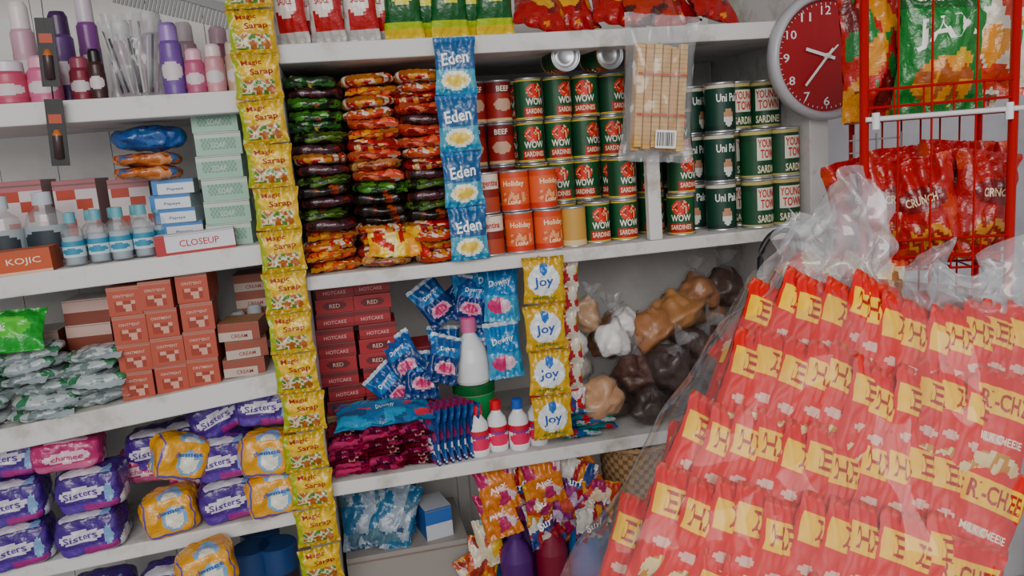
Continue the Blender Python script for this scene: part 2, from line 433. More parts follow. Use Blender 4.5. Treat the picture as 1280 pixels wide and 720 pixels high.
# ------------------------------------------------------------------ top centre row
def kp(u, v):
    if v > .9: return '#c8ccd0'
    if ell(u, v, .5, .45, .34, .16): return '#e8dcd4'
    if v < .16: return '#b8b4b0'
    return '#a81820' if u > .18 else '#c8c0bc'
p_ket = pouch('ketchup_pouch', .066, .17, .03, kp, [('HOT', .3, .62, .7, .72, '#ffffff'), ('SAUCE', .28, .42, .72, .49, '#b01c1c')])
g = G('ketchup_pouch_row', (.02, .05, S1))
for i in range(6): put(p_ket, g, -.048+i*.031+rj(.003), .045+.03*(i % 2), S1+.001, rj(.1)-.3, .08)
def gp(u, v):
    if v < .14: return '#d8b81c'
    if v < .20: return '#a8c02a'
    if ell(u, v, .5, .5, .3, .12): return '#d8d22a'
    return '#0a5424'
p_gre = pouch('detergent_pouch', .075, .17, .035, gp, [('JOY', .3, .44, .7, .55, '#0e5a2c')])
g = G('green_pouch_row', (.2, .05, S1))
for i in range(5): put(p_gre, g, .155+i*.044, .06+.02*(i % 2), S1+.001, rj(.1), .08)
def sp(u, v):
    if ell(u, v, .5, .45, .22, .13): return '#e0a82a'
    k = noise.noise(Vector((u*5, v*5, 5)))
    return '#d8842a' if k > .38 else ('#6c0c10' if k < -.36 else '#a01016')
p_snk = pouch('snack_pouch', .115, .16, .045, sp, [('SNACK', .2, .64, .8, .76, '#f6e8d0')], wr=.004)
p_cho = pouch('choco_pouch', .13, .10, .04, blotch('#4a1a16', ['#a83220', '#7a2418', '#d0a050'], 4, 3), seed=4)
g = G('snack_pouch_pile', (.55, .06, S1))
for i, x in enumerate((.42, .50, .585, .73, .80)): put(p_snk, g, x, .05+.04*(i % 2), S1+.012, rj(.2), -.8+rj(.1), rj(.35))
put(p_cho, g, .655, .03, S1+.004, .1, -.7, .1)

# ------------------------------------------------------------------ hanging wafer stick bag
mb = MB()
for i in range(6):
    for j in range(2):
        mb.box(-.050+i*.0172, -.050+i*.0172+.0145, -.013+j*.013, -.002+j*.013, .012+rj(.004), .205+rj(.006), ['#d6ab68', '#cfa05c', '#dcb678'][(i+j) % 3], CARD)
        for q in range(22):
            zz = .02+q*.0085
            mb.box(-.0505+i*.0172, -.050+i*.0172+.0150, -.0138+j*.013, -.0015+j*.013, zz, zz+.001, '#b98a4a', CARD)
mb.box(-.012, .030, -.0255, -.025, .014, .048, '#f4f4f2')
for q in range(14): mb.box(-.009+q*.0026, -.009+q*.0026+R.choice((.0008, .0016)), -.0262, -.0256, .018, .044, '#1a1a1e')
mb.box(-.05, .05, -.0205, -.020, .075, .078, '#c8452c'); mb.box(-.05, .05, -.0205, -.020, .150, .153, '#c8452c')
pouch('x', .150, .275, .048, '#ffffff', nx=22, ny=30, seal=.03, seed=3, wr=.008, mb=mb, M=Matrix.Translation((0, 0, -.012)), fin=False, mat=FLAP)
mb.M = Matrix.Identity(4)
mb.tube([(0, -.002, .212), (0, .02, .213), (0, .052, .211)], .0015, '#d0d0d0', METAL)
obj('wafer_stick_bag', mb.mesh('wafer_stick_bag'), (.606, -.045, -.032), (0, .10, .0))

# ------------------------------------------------------------------ wall clock
mb = MB(); mb.M = Matrix.Rotation(pi/2, 4, 'X')
r = .128
mb.lathe([(0, 0), (r*.96, 0), (r, .006), (r, .022), (r*.97, .030), (r*.91, .032), (r*.87, .026), (r*.86, .014)], '#b9b8bc', PLAS, 64)
mb.lathe([(r*.862, .014), (r*.5, .0145), (0, .0146)], '#9c0c20', CARD, 64)
mb.M = Matrix.Identity(4)
DS = lambda u, v, e=0: (u, -.0150-e, v)
for n in range(1, 13):
    a = n*pi/6; cx, cz = .70*r*math.sin(a), .70*r*math.cos(a); sw = .0075 if n < 10 else .0125
    mb.text(str(n), DS, cx-sw*.9, cz-.0085, cx+sw*.9, cz+.0085, '#f4eef0', off=.005)
for n in range(60):
    a = n*pi/30; l = .004 if n % 5 else .007
    mb.M = Matrix.Rotation(a, 4, 'Y'); mb.box(-.0006, .0006, -.0158, -.0150, .82*r-l, .82*r, '#f0dfe2')
def hand(a, L, w, y, c):
    mb.M = Matrix.Rotation(a, 4, 'Y'); mb.box(-w/2, w/2, y-.001, y, -.018, L, c)
hand(math.radians(288), .050, .0062, -.019, '#f5f5f5'); hand(math.radians(222), .076, .0046, -.021, '#f5f5f5'); hand(math.radians(48), .03, .003, -.0225, '#f5f5f5')
mb.M = Matrix.Rotation(pi/2, 4, 'X'); mb.lathe([(0, .026), (.005, .026), (.006, .015)], '#e8e8ea', PLAS, 16)
obj('wall_clock', mb.mesh('wall_clock'), (.996, -.0035, .139))

# ------------------------------------------------------------------ centre lower row (softener, soap, sugar)
p_red = carton('soap_carton', .075, .1, .030, lambda u, v: '#6c161e' if v > .6 else ('#96222a' if v > .2 else '#821620'), '#98262e', '#801824', [('HOTCAKE', .2, .25, .8, .5, '#d2a8a4')])
p_red2 = carton('soap_carton_b', .075, .1, .030, lambda u, v: '#5c101a' if ell(u, v, .5, .5, .35, .3) else '#9c222a', '#a03038', '#801824', [('RED', .36, .35, .64, .62, '#d8b0a0')])
g = G('soap_carton_stack', (.03, .12, S3))
g2 = G('pink_sachet_pile', (.05, .06, S3))
pk = [pouch('pink_sachet', .078, .075, .012, blotch('#a01848', ['#c84272', '#601238', '#d2b0be'], q, 2.5), nx=12, ny=12, seed=q, wr=.003) for q in (1, 2)]
pk.append(pouch('magenta_sachet', .078, .075, .012, blotch('#6c122a', ['#a82442', '#40101c', '#d0a0a0'], 3, 2.5), nx=12, ny=12, seed=5, wr=.003))
for i, x in enumerate((-.035, .035, .10)):
    for L in range(10 if i < 2 else 9):
        put(R.choice(pk), g2, x+rj(.008), .01+rj(.012), S3+.006+L*.0088, rj(.2), -pi/2+.06+rj(.06), rj(.07))
base = S3+.100
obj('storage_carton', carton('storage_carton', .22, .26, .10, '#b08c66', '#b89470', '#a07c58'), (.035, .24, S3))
for L in range(10):
    for x in (-.034, .045, .122):
        if x > .1 and L > 3: continue
        if x < 0 and L > 8: continue
        put(R.choice((p_red, p_red2)), g, x+rj(.005), .165+rj(.008), base+L*.0305, rj(.07))
p_bl = pouch('blue_pouch', .20, .10, .03, blotch('#1d6496', ['#2a86b0', '#134a76', '#c83a4a'], 2, 3), [('DOWNY', .42, .4, .62, .52, '#c8d8e8')], seed=2, wr=.004)
def dw(u, v):
    if v > .92: return '#bcc8d4'
    if ell(u, v, .5, .30, .34, .14): return '#c0386c' if ell(u, v, .5, .30, .22, .09) else '#d898b0'
    if v > .55: return '#184f90' if noise.noise(Vector((u*4, v*4, 1))) > -.1 else '#2872b0'
    return '#103470'
p_bl2 = pouch('softener_pouch', .074, .10, .024, dw, [('Downy', .24, .63, .76, .75, '#ffffff', .1)], seed=1, wr=.006)
def dw2(u, v):
    if v > .93: return '#c0ccd8'
    if ell(u, v, .45, .28, .35, .14): return '#c83a74' if u < .5 else '#e8c0d0'
    return '#1a78b4' if v > .45 else '#4298c4'
p_bl3 = pouch('softener_pouch_b', .076, .12, .026, dw2, [('Downy', .18, .61, .82, .75, '#ffffff', .1)], seed=7, wr=.006)
g = G('fabric_softener_pouch_pile', (.15, .1, S3))
put(p_bl, g, .04, .0, base+.002, .03, -pi/2+.25, 0)
put(p_bl2, g, .112, .075, -.445, -.35, -.25, -.55); put(p_bl2, g, .160, .05, -.455, .25, -.3, .38); put(p_bl2, g, .12, .06, -.485, .1, -.4, .15)
put(p_bl2, g, .095, .085, -.50, .1, -.3, -.7); put(p_bl2, g, .195, .13, -.345, .3, -.25, -.5); put(p_bl2, g, .235, .11, -.35, -.2, -.2, .25); put(p_bl2, g, .215, .15, -.32, -.2, -.2, .75)
put(p_bl3, g, .283, .12, -.345, 0, -.05, .06); put(p_bl3, g, .303, .085, -.35, -.3, -.08, .02); put(p_bl3, g, .255, .15, -.335, .2, -.05, -.1)
put(p_bl3, g, .303, .075, -.47, -.1, -.08, -.05); put(p_bl2, g, .262, .12, -.46, .1, -.1, .1); put(p_bl2, g, .18, .15, -.46, .1, -.1, .1)
p_fan = pouch('sachet_blue', .075, .115, .008, blotch('#16326e', ['#8c2c5a', '#22508c', '#c8c8d8'], 6, 3), seed=6)
g = G('blue_sachet_row', (.14, .05, S3))
for i in range(7): put(p_fan, g, .118+i*.014, .03+.003*i, S3+.002, -1.0, -.05, .05)
def bl_label(u, v):
    if ell(u, v, .5, .35, .35, .3): return '#d8305c'
    return '#f2e8ee' if v < .7 else '#c8203a'
BP = [(0, 0), (.0195, .001), (.021, .006), (.021, .058), (.019, .070), (.011, .082), (.0095, .086), (.0095, .088), (.0115, .088), (.0112, .106), (.009, .108), (0, .108)]
b_small = bottle('bleach_bottle', BP, ['#e2e2e6']*7+['#cc2230']*4, (.021, .012, .056, bl_label), [('Zonrox', .25, .62, .75, .85, '#1c3c9c')])
b_small2 = bottle('bleach_bottle_blue', BP, ['#e2e2e6']*7+['#2454b0']*4, (.021, .012, .056, bl_label), [('Zonrox', .25, .62, .75, .85, '#1c3c9c')])
b_big = bottle('detergent_bottle', [(0, 0), (.036, .001), (.039, .008), (.038, .05), (.032, .075), (.018, .098), (.013, .106), (.013, .110), (.017, .110), (.0165, .138), (.014, .141), (0, .141)],
    ['#e2e4e6']*7+['#dfe2e6']+['#c86a92', '#d24a86', '#d24a86', '#d24a86'])
g = G('bleach_bottle_row', (.26, .04, S3))
for i, (x, m) in enumerate(((.224, b_small), (.266, b_small), (.309, b_small2), (.352, b_small))): put(m, g, x, .03+.012*(i % 2), S3, rj(.1))
t_g = bottle('green_tub', [(0, 0), (.038, 0), (.042, .004), (.044, .11), (.046, .112), (.046, .130), (.044, .132), (0, .132)], ['#1f6a3c', '#1f6a3c', '#2c8a4c', '#d0d8c4', '#145a2c', '#145a2c', '#145a2c'])
obj('cleaning_tub', t_g, (.235, .115, S3))
obj('detergent_bottle', b_big, (.235, .112, S3+.1325))
p_rw = pouch('bandage_pouch', .05, .055, .012, blotch('#d9d4d4', ['#b8222c', '#b8222c', '#2c3c8a'], 9, 2.2), nx=14, ny=14, seed=9)
p_rw2 = pouch('soup_pouch', .05, .055, .012, blotch('#a8242c', ['#d0c8b8', '#c8a02c', '#2c7a4a'], 12, 2.2), nx=14, ny=14, seed=2)
g = G('small_sachet_strip', (.43, .03, -.23))
for i in range(6): put(R.choice((p_rw, p_rw2)), g, .431+rj(.003), .03, -.285-.054*i, rj(.15), rj(.1), rj(.1))
p_tl = [pouch('teal_sachet', .085, .07, .013, blotch('#1a7a88', ['#c8ccd0', '#1d5a98', '#c8303a'], 3, 2), seed=3, nx=14, ny=12), pouch('teal_sachet_b', .085, .07, .013, blotch('#a8b8bc', ['#1f8a7a', '#b8303a', '#1d5a98'], 8, 2), seed=3, nx=14, ny=12)]
g = G('teal_sachet_pile', (.45, .03, S3))
for i in range(9): put(R.choice(p_tl), g, .44+rj(.008)+.035*(i % 2), .02+.01*(i % 3), S3+.008+(i)*.0085, rj(.2), -pi/2+.12, rj(.05))
def blob(name, c, sx, sy, sz, seed, knot=True, rough=1.0):
    mb = MB()
    def mk(sc, fine):
        def S(u, v, e=0):
            t = (u-.5)*2*pi; p = (v-.5)*pi
            d = Vector((math.cos(p)*math.sin(t), -math.cos(p)*math.cos(t), math.sin(p)))
            k = sc+rough*(.34*noise.noise(d*1.3+Vector((seed, 0, 0)))+.16*noise.noise(d*2.8+Vector((seed, 3, 0)))+.03*noise.noise(d*9+Vector((seed, 3, 0))))
            if fine: k += .06*(1-2.5*abs(noise.noise(d*3.2+Vector((seed, 9, 0)))))+.03*math.sin(t*9+seed)*max(0, d.z)
            tp = 1-.35*max(0, d.z)**1.5
            return (d.x*k*sx*tp, d.y*k*sy*tp, d.z*k*sz*(1.15 if d.z > 0 else .72))
        return S
    mb.panel(mk(1, False), 40, 28, c, GRAIN)
    mb.panel(mk(1.07, True), 48, 32, '#ffffff', SUG)
    if knot:
        h = sz*1.12
        n0 = len(mb.v)
        mb.lathe([(sx*.42, h*.80), (sx*.18, h*1.06), (sx*.10, h*1.14), (sx*.13, h*1.18), (sx*.34, h*1.36), (sx*.50, h*1.62)], '#ffffff', FLAP, 30)
        for i in range(n0, len(mb.v)):
            v = mb.v[i]; a = math.atan2(v.y, v.x); f = max(0, (v.z-h*1.14)/h)
            mb.v[i] = Vector((v.x*(1+.5*f*math.sin(a*5+seed)), v.y*(1+.5*f*math.sin(a*5+seed)), v.z+.25*sz*f*math.sin(a*3+seed)))
    return mb.mesh(name)
g = G('sugar_bag_pile', (.62, .12, S3))
K = [('#b08c6a', .500, .13, -.372, .036, .040, .2, 1), ('#f0eeec', .548, .10, -.430, .040, .044, .3, 1), ('#f2f0ee', .585, .13, -.40, .03, .035, .9, 0), ('#a0683a', .655, .13, -.425, .058, .050, -.6, 0), ('#ac7846', .715, .14, -.395, .070, .046, -.5, 0), ('#94603a', .785, .17, -.365, .055, .048, .2, 1),
     ('#3a1e10', .865, .2, -.365, .052, .05, .1, 1), ('#4a2412', .590, .09, -.505, .045, .046, .2, 1), ('#331a0e', .655, .075, -.505, .050, .056, .5, 1), ('#bc906c', .500, .06, -.545, .050, .055, -.9, 1),
     ('#381c10', .735, .12, -.475, .058, .056, .7, 1), ('#402414', .555, .12, -.565, .045, .045, 0, 0), ('#2e1a10', .61, .05, -.575, .048, .038, 0, 0), ('#28160e', .70, .06, -.57, .06, .045, .3, 0), ('#5a3620', .84, .13, -.50, .08, .075, 0, 0), ('#6a4228', .68, .22, -.56, .07, .05, 0, 0),
     ('#dcd4cc', .475, .19, -.50, .045, .05, .2, 1), ('#7a4c2c', .57, .2, -.45, .05, .06, 0, 1), ('#e8e4e0', .47, .15, -.44, .034, .04, 0, 0), ('#8c5c38', .82, .24, -.42, .06, .06, 0, 0)]
for i, (c, x, y, z, sx, sz, ry, kn) in enumerate(K):
    put(blob('sugar_bag', c, sx, sx*.85, sz, i*3.1, knot=kn), g, x, y, z, rj(.6), rj(.3), ry)

# ------------------------------------------------------------------ centre bottom compartment
pp = [pouch('detergent_sachet', .085, .10, .02, blotch(b, c, s, 2.2), t, seed=s, wr=.005) for b, c, s, t in (
    ('#a8245a', ['#c8742c', '#d0b8c0', '#601640'], 21, [('Ajax', .25, .42, .75, .6, '#fff2f6', .2)]), ('#b83c1c', ['#c8902a', '#981c58', '#d8c0a0'], 22, [('Surf', .25, .42, .75, .6, '#ffffff', .2)]),
    ('#981424', ['#ccc6c0', '#203878', '#c8802a'], 23, [('Surf', .25, .42, .75, .6, '#ffffff', .2)]), ('#8c2870', ['#b84c3a', '#b8a0bc', '#4c1458'], 24, []))]
g = G('detergent_sachet_cluster', (.37, .03, -.64))
for i, x in enumerate((.265, .305, .355, .405, .455)):
    for L in range(3 if x > .33 else 2):
        put(pp[(i*2+L) % 4 if x > .28 else 0], g, x+rj(.008), .035+rj(.02)+.02*(i % 2), -.745-L*.052+rj(.01), rj(.4), rj(.25), rj(.35))
def tall_bottle(name, c, cap):
    return bottle(name, [(0, 0), (.033, .001), (.036, .01), (.036, .14), (.030, .165), (.014, .185), (.0135, .190), (.018, .190), (.0175, .215), (0, .217)], [c]*7+[cap]*3)
tb = [tall_bottle('cleaner_bottle_purple', '#4a1c68', '#3c1458'), tall_bottle('cleaner_bottle_blue', '#205c98', '#b4bcc8'), tall_bottle('cleaner_bottle_red', '#781830', '#3c104c')]
g = G('cleaner_bottle_group', (.36, .08, S4))
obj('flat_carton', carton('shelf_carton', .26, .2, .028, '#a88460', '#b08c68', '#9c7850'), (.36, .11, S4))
for x, y, q in ((.285, .05, 0), (.365, .055, 2), (.325, .12, 0), (.44, .05, 1), (.405, .125, 2), (.475, .11, 1), (.25, .13, 1)): put(tb[q], g, x, y, S4+.0285)
p_si = pouch('coffee_pouch', .11, .14, .03, blotch('#8a98a8', ['#2c6288', '#4a6a7c', '#1f3a5a'], 31, 2.5), seed=31, wr=.005)
p_or = pouch('orange_pouch', .07, .09, .02, blotch('#b84c1c', ['#c8902a', '#882a1c', '#d4c6b0'], 32, 2.2), seed=32)
p_ye = pouch('yellow_pouch', .06, .10, .02, blotch('#c8bca0', ['#c8a02a', '#a83a2c', '#5a8ab0'], 33, 2.2), seed=33)
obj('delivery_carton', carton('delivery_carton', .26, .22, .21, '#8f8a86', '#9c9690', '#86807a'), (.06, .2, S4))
g = G('powder_pouch_group', (.05, .1, S4+.21))
for i, x in enumerate((-.02, .03, .06)): put(p_si, g, x, .12+.03*i, S4+.212, .1*i, -.25)
put(p_si, g, .01, .105, S4+.212, -.2, -.4, .3)
b_bx = carton('blue_box', .06, .08, .07, lambda u, v: '#2c5aa0' if v > .5 else '#b8bcc4', '#b8bcc4', '#2c5aa0')
put(b_bx, g, .125, .15, S4+.2105, .2)
g = G('seasoning_pouch_group', (.19, .05, S4))
put(p_or, g, .205, .045, -.895, .2, -.3, .25); put(p_ye, g, .235, .05, -.87, -.1, -.2, -.1); put(p_or, g, .21, .05, -.93, .2, -.3, -.3); put(p_ye, g, .20, .05, -.955, -.1, -.2, .2); put(p_or, g, .20, .05, -1.025, 0, -.2, 0)
# woven basket
mb = MB(); HB = .375
def bask(sg):
    def S(u, v, e=0):
        t = u*2*pi; r = (.058+.022*v**.8)*(1-.03*(sg < 0))
        wv = .0022*math.sin(u*2*pi*22)*(1 if int(v*34) % 2 else -1)
        return ((r+wv)*math.sin(t), -(r+wv)*math.cos(t), .004+v*HB)
    return S
mb.panel(bask(1), 132, 68, lambda u, v: '#a0825f' if (int(u*44)+int(v*34)) % 2 else '#765a40', WEAVE)
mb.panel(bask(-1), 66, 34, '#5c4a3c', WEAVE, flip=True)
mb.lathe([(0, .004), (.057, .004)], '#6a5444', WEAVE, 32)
for q in range(3):
    mb.tube([((.080+.002*q)*math.sin(t*pi/20), -(.080+.002*q)*math.cos(t*pi/20), HB+.003*math.sin(t*pi*3/4+q*2)+.004) for t in range(41)], .0035, '#a8886a', WEAVE, 8)
for t in range(0, 40):
    a_ = t*pi/20; mb.tube([(.078*math.sin(a_), -.078*math.cos(a_), HB-.012), (.085*math.sin(a_+.06), -.085*math.cos(a_+.06), HB), (.080*math.sin(a_+.12), -.080*math.cos(a_+.12), HB+.008)], .0022, '#94765a', WEAVE, 6)
obj('woven_basket', mb.mesh('woven_basket'), (.582, .088, S4))

# ------------------------------------------------------------------ LEFT UNIT, row A (cosmetics)
def rb(name, h, r, c, cap, hc=.25):
    return bottle(name, [(0, 0), (r*.93, .0008), (r, .003), (r, h*(1-hc)-.006), (r*.8, h*(1-hc)), (r*.82, h*(1-hc)), (r*.8, h*.95), (r*.6, h), (0, h)], [c]*4+[cap]*4,
                  (r, h*.14, h*.52, lambda u, v: '#d0c4c8' if ell(u, v, .5, .5, .3, .35) else c))
g = G('cosmetic_bottle_group', (-.3, .05, .141))
for x, y, h, r, c, cp in ((-.262, .04, .125, .019, '#6a4a90', '#9578b8'), (-.225, .035, .078, .017, '#b05a78', '#d8a8b8'), (-.192, .04, .085, .017, '#c89098', '#e0d0cc'), (-.160, .05, .09, .014, '#b8a088', '#c8b8a8'),
    (-.385, .03, .085, .013, '#3a201c', '#140c0c'), (-.415, .045, .075, .018, '#7c2838', '#9a4a5c'), (-.45, .09, .16, .02, '#583470', '#402450'), (-.475, .05, .08, .026, '#c8688c', '#e0a0b4'),
    (-.530, .05, .075, .03, '#b85068', '#d8d0d8'), (-.575, .08, .13, .02, '#2a2630', '#c8c0c8'), (-.42, .15, .20, .018, '#80488c', '#d0c4d0'), (-.36, .14, .15, .02, '#b898a8', '#e0dcdf'), (-.53, .15, .19, .02, '#c8a0b0', '#e8dcdc'),
    (-.31, .16, .17, .022, '#b8a8b8', '#e0dcdc'), (-.25, .13, .14, .02, '#c0a0ac', '#e0d4d8'), (-.19, .13, .13, .02, '#8a5268', '#d0b0bc'), (-.6, .03, .08, .022, '#b8788c', '#e0d0d4')):
    put(rb('cosmetic_bottle', h, r, c, cp), g, x, y, .141)
mb = MB()
for i in range(16):
    x = rj(.03); mb.tube([(x, rj(.012), .01), (x*1.6+rj(.01), rj(.02), .12+rj(.02))], .0022, R.choice(('#c8c6c2', '#d0d0ce', '#3a3a40', '#b098a0')), PLAS, 6)
pouch('x', .10, .15, .05, '#ffffff', nx=18, ny=20, seed=2, wr=.008, mb=mb, fin=False, mat=FLAP)
obj('cotton_bud_bag', mb.mesh('cotton_bud_bag'), (-.325, .065, .142), (-.05, 0, .1))
mb = MB()
mb.box(0, .20, -.004, .004, .03, .045, '#1a1a1e', PLAS)
for i in range(32): mb.box(.004+i*.0062, .0078+i*.0062, -.002, .002, -.005+.0003*i, .03, '#222226', PLAS)
mb.box(-.002, .202, -.005, -.0045, .044, .048, '#55555c', PLAS)
obj('hair_comb', mb.mesh('hair_comb'), (-.335, -.01, .30), (0, .33, 0))
mb = MB()
for k in range(2):
    mb.box(-.014, .014, -.001, .001, -.10-.13*k, .01-.13*k, '#141418'); mb.box(-.010, .010, -.002, -.001, -.03-.13*k, -.015-.13*k, '#a8452c')
    mb.lathe([(0, -.09-.13*k), (.008, -.088-.13*k), (.008, -.05-.13*k), (.004, -.04-.13*k), (0, -.04-.13*k)], lambda u, i: '#3c2c2c' if i < 2 else '#b86a3c', PLAS, 14)
mb.tube([(0, 0, .005), (0, .0005, -.2)], .0012, '#222222', PLAS, 5); mb.tube([(0, 0, .005), (0, .0, .19)], .0008, '#888888', METAL, 5); mb.tube([(0, 0, .19), (0, .022, .192)], .0014, '#888888', METAL, 5)
obj('razor_card_strip', mb.mesh('razor_card_strip'), (-.440, -.019, .262), (0, .05, 0))

# ------------------------------------------------------------------ row B
g = G('sanitizer_bottle_row', (-.41, .04, zB(-.41)))
b_san = bottle('sanitizer_bottle', [(0, 0), (.0165, .001), (.018, .005), (.018, .058), (.015, .066), (.008, .072), (.008, .076), (.010, .076), (.0095, .094), (0, .095)],
    ['#dfe6ec']*6+['#6aa4b0', '#6aa4b0', '#6aa4b0'], (.018, .016, .044, lambda u, v: '#3a86a4' if v > .7 or ell(u, v, .5, .35, .3, .2) else '#c4d2da'), mats=[CLEAR]*6+[PLAS]*3)
b_in = MB(); b_in.lathe([(0, .002), (.0158, .002), (.0165, .05), (0, .052)], '#a8bac4', PLAS, 20); b_in = b_in.mesh('gel_fill')
for i, x in enumerate((-.468, -.428, -.390, -.352)):
    put(b_san, g, x, .03+.006*(i % 2), zB(x)+.001); put(b_in, g, x, .03+.006*(i % 2), zB(x)+.002)
    put(b_san, g, x+.02, .078, zB(x)+.001); put(b_in, g, x+.02, .078, zB(x)+.002)
g = G('shampoo_bottle_group', (-.55, .1, zB(-.55)))
b_sh = bottle('shampoo_bottle', [(0, 0), (.032, .001), (.035, .008), (.036, .07), (.030, .095), (.014, .108), (.014, .112), (.017, .112), (.0165, .135), (0, .136)], ['#c8d0d4']*6+['#b8c0c8']*3,
    (.0365, .02, .075, lambda u, v: '#22303a' if ell(u, v, .5, .5, .3, .35) else '#98a4aa'), sy=.7, mats=[CLEAR]*6+[PLAS]*3)
for x, y in ((-.66, .10), (-.60, .09), (-.53, .10)): put(b_sh, g, x, y, zB(x)+.001)
c_or = carton('soap_box', .108, .06, .042, lambda u, v: '#b8502c' if v > .18 else '#d8b098', '#c8643a', '#a84824', [('KOJIC', .35, .35, .85, .68, '#f0d8c0')])
obj('soap_box', c_or, (-.553, .03, zB(-.60)+.001), (0, -.03, .03)); obj('soap_box.001', c_or, (-.665, .035, zB(-.71)+.001), (0, -.03, -.03))
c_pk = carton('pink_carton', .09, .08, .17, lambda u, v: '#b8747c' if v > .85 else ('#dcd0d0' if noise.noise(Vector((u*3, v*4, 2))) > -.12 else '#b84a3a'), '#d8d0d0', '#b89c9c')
g = G('lotion_carton_group', (-.5, .2, zB(-.5)))
for i, x in enumerate((-.60, -.50, -.405)): put(c_pk, g, x, .24, zB(x), rj(.1), s=.95-.05*i)
g = G('small_carton_stack', (-.3, .12, zB(-.3)))
c_wb = carton('white_blue_box', .072, .07, .026, lambda u, v: '#3a78b8' if v > .72 or u < .15 else '#d4d8de', '#d8dce2', '#b8bcc6', [('Papaya', .35, .2, .75, .45, '#1c4c8a')])
for L in range(5): put(c_wb, g, -.298+rj(.005), .10, zB(-.3)+.001+L*.0265, rj(.12))
p_ora = softpack('orange_pack', .115, .07, .024, blotch('#b0602c', ['#c8885a', '#8c3a20', '#3a5a8a'], 41, 3, .1, 1.2), n=3, nv=6, wr=.004)
for L in range(2): put(p_ora, g, -.335+rj(.006), .075, zB(-.3)+.136+L*.024, .05+rj(.1), 0, rj(.05))
obj('blue_sponge_pack', softpack('blue_sponge_pack', .125, .07, .045, blotch('#1c4c90', ['#245c9c', '#16346c'], 2, 3), n=2.6, wr=.005), (-.33, .09, zB(-.3)+.188), (0, .02, .05))
c_tp = carton('toothpaste_box', .135, .04, .036, lambda u, v: '#a82a34' if u < .12 or v < .14 else '#d4d4da', '#dcdee2', '#b02a32', [('CLOSEUP', .3, .35, .8, .68, '#b8222c')])
obj('toothpaste_box', c_tp, (-.262, .025, zB(-.32)+.002), (0, -.031, .08))
# stacked pale green mesh-sided soap boxes
def gnp(u, v):
    if v > .80 or v < .06: return '#b4c4b8'
    if .12 < u < .88 and .2 < v < .7: return '#88a894' if (int(u*24)+int(v*8)) % 2 else '#6c9080'
    return '#94b4a2'
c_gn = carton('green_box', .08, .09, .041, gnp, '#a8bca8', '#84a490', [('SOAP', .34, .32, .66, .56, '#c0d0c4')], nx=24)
g = G('green_box_stack', (-.21, .1, zB(-.21)))
for L in range(6): put(c_gn, g, -.205+rj(.002), .085, zB(-.25)+.003+L*.0415, rj(.05))
g = G('hair_dye_box_stack', (-.36, .22, zB(-.36)))
for L in range(3): put(c_gn if L % 2 else c_wb, g, -.30, .2, zB(-.33)+.001+L*.0416, 0)

# ------------------------------------------------------------------ row C
def oi(u, v):
    if v > .9: return '#b06c5c'
    if .14 < v < .5 and .2 < u < .8: return '#903624' if noise.noise(Vector((u*6, v*6, 2))) > -.1 else '#c89888'
    return '#a84c3a'
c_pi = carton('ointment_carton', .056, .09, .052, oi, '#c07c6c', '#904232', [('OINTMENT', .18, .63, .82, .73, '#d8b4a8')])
g = G('ointment_carton_stack', (-.33, .05, zC(-.33)))
for x in (-.398, -.339, -.280):
    for L in range(4): put(c_pi, g, x+rj(.003), .06+rj(.004), zC(x-.03)+.002+L*.0525, rj(.06))
c_wh = carton('white_carton', .08, .09, .047, lambda u, v: '#c8a8a0' if v > .55 else '#7a3a2c', '#e0dcda', '#8a4838')
g = G('medicine_carton_stack', (-.48, .1, zC(-.48)))
for L in range(4): put(c_wh, g, -.487+rj(.003), .15, zC(-.53)+.003+L*.0475, rj(.05))
for L in range(3): put(c_wh, g, -.585+rj(.003), .16, zC(-.62)+.003+L*.0475, rj(.05))
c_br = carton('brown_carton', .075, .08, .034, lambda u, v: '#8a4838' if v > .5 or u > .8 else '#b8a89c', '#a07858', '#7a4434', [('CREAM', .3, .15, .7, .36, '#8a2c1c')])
g = G('cream_carton_stack', (-.2, .05, zC(-.2)))
for L in range(3): put(c_br, g, -.205+rj(.004), .06, zC(-.24)+.003+L*.0345, rj(.12))
for q, (h, c) in enumerate(((.10, '#8a8a94'), (.11, '#989494'), (.09, '#6a4a40'))): put(rb('cream_bottle', h, .018, c, '#a8a8ac'), g, -.225+q*.033, .14, zC(-.2)+.004)
for q in range(5): put(c_br, g, -.19, .20, zC(-.23)+.004+q*.0345)
def wpt(s):
    return lambda u, v: '#3a7a54' if (u < .2 or u > .9) and noise.noise(Vector((u*5, v*3, s))) > -.2 else ('#7c888a' if noise.noise(Vector((u*6, v*2, s+5))) > .12 else '#b4bcbe')
wp = [softpack('wipes_pack', .115, .09, .025, wpt(s), n=2.5, nu=20, nv=8, wr=.005, fringe='#a8b4b8', seed=s) for s in (51, 52, 53)]
g = G('wet_wipes_pile', (-.55, .04, zC(-.55)))
for i, x in enumerate((-.47, -.57, -.67, -.77)):
    n = (5, 6, 6, 6)[i]
    for L in range(n):
        put(wp[(L+i) % 3], g, x+rj(.014), .05+rj(.010), zC(x-.05)+.004+L*.0205, rj(.2), rj(.08), -.08+rj(.08))
p_gb = pouch('green_pack', .13, .085, .04, lambda u, v: '#2c9a3a' if not ell(u, v, .6, .5, .25, .25) else '#5cc048', [('ALOE', .30, .4, .55, .56, '#d8e8d0')], seed=61, wr=.005)
put(p_gb, g, -.60, -.0, zC(-.62)+.135, .05, -pi/2+.9, .04)

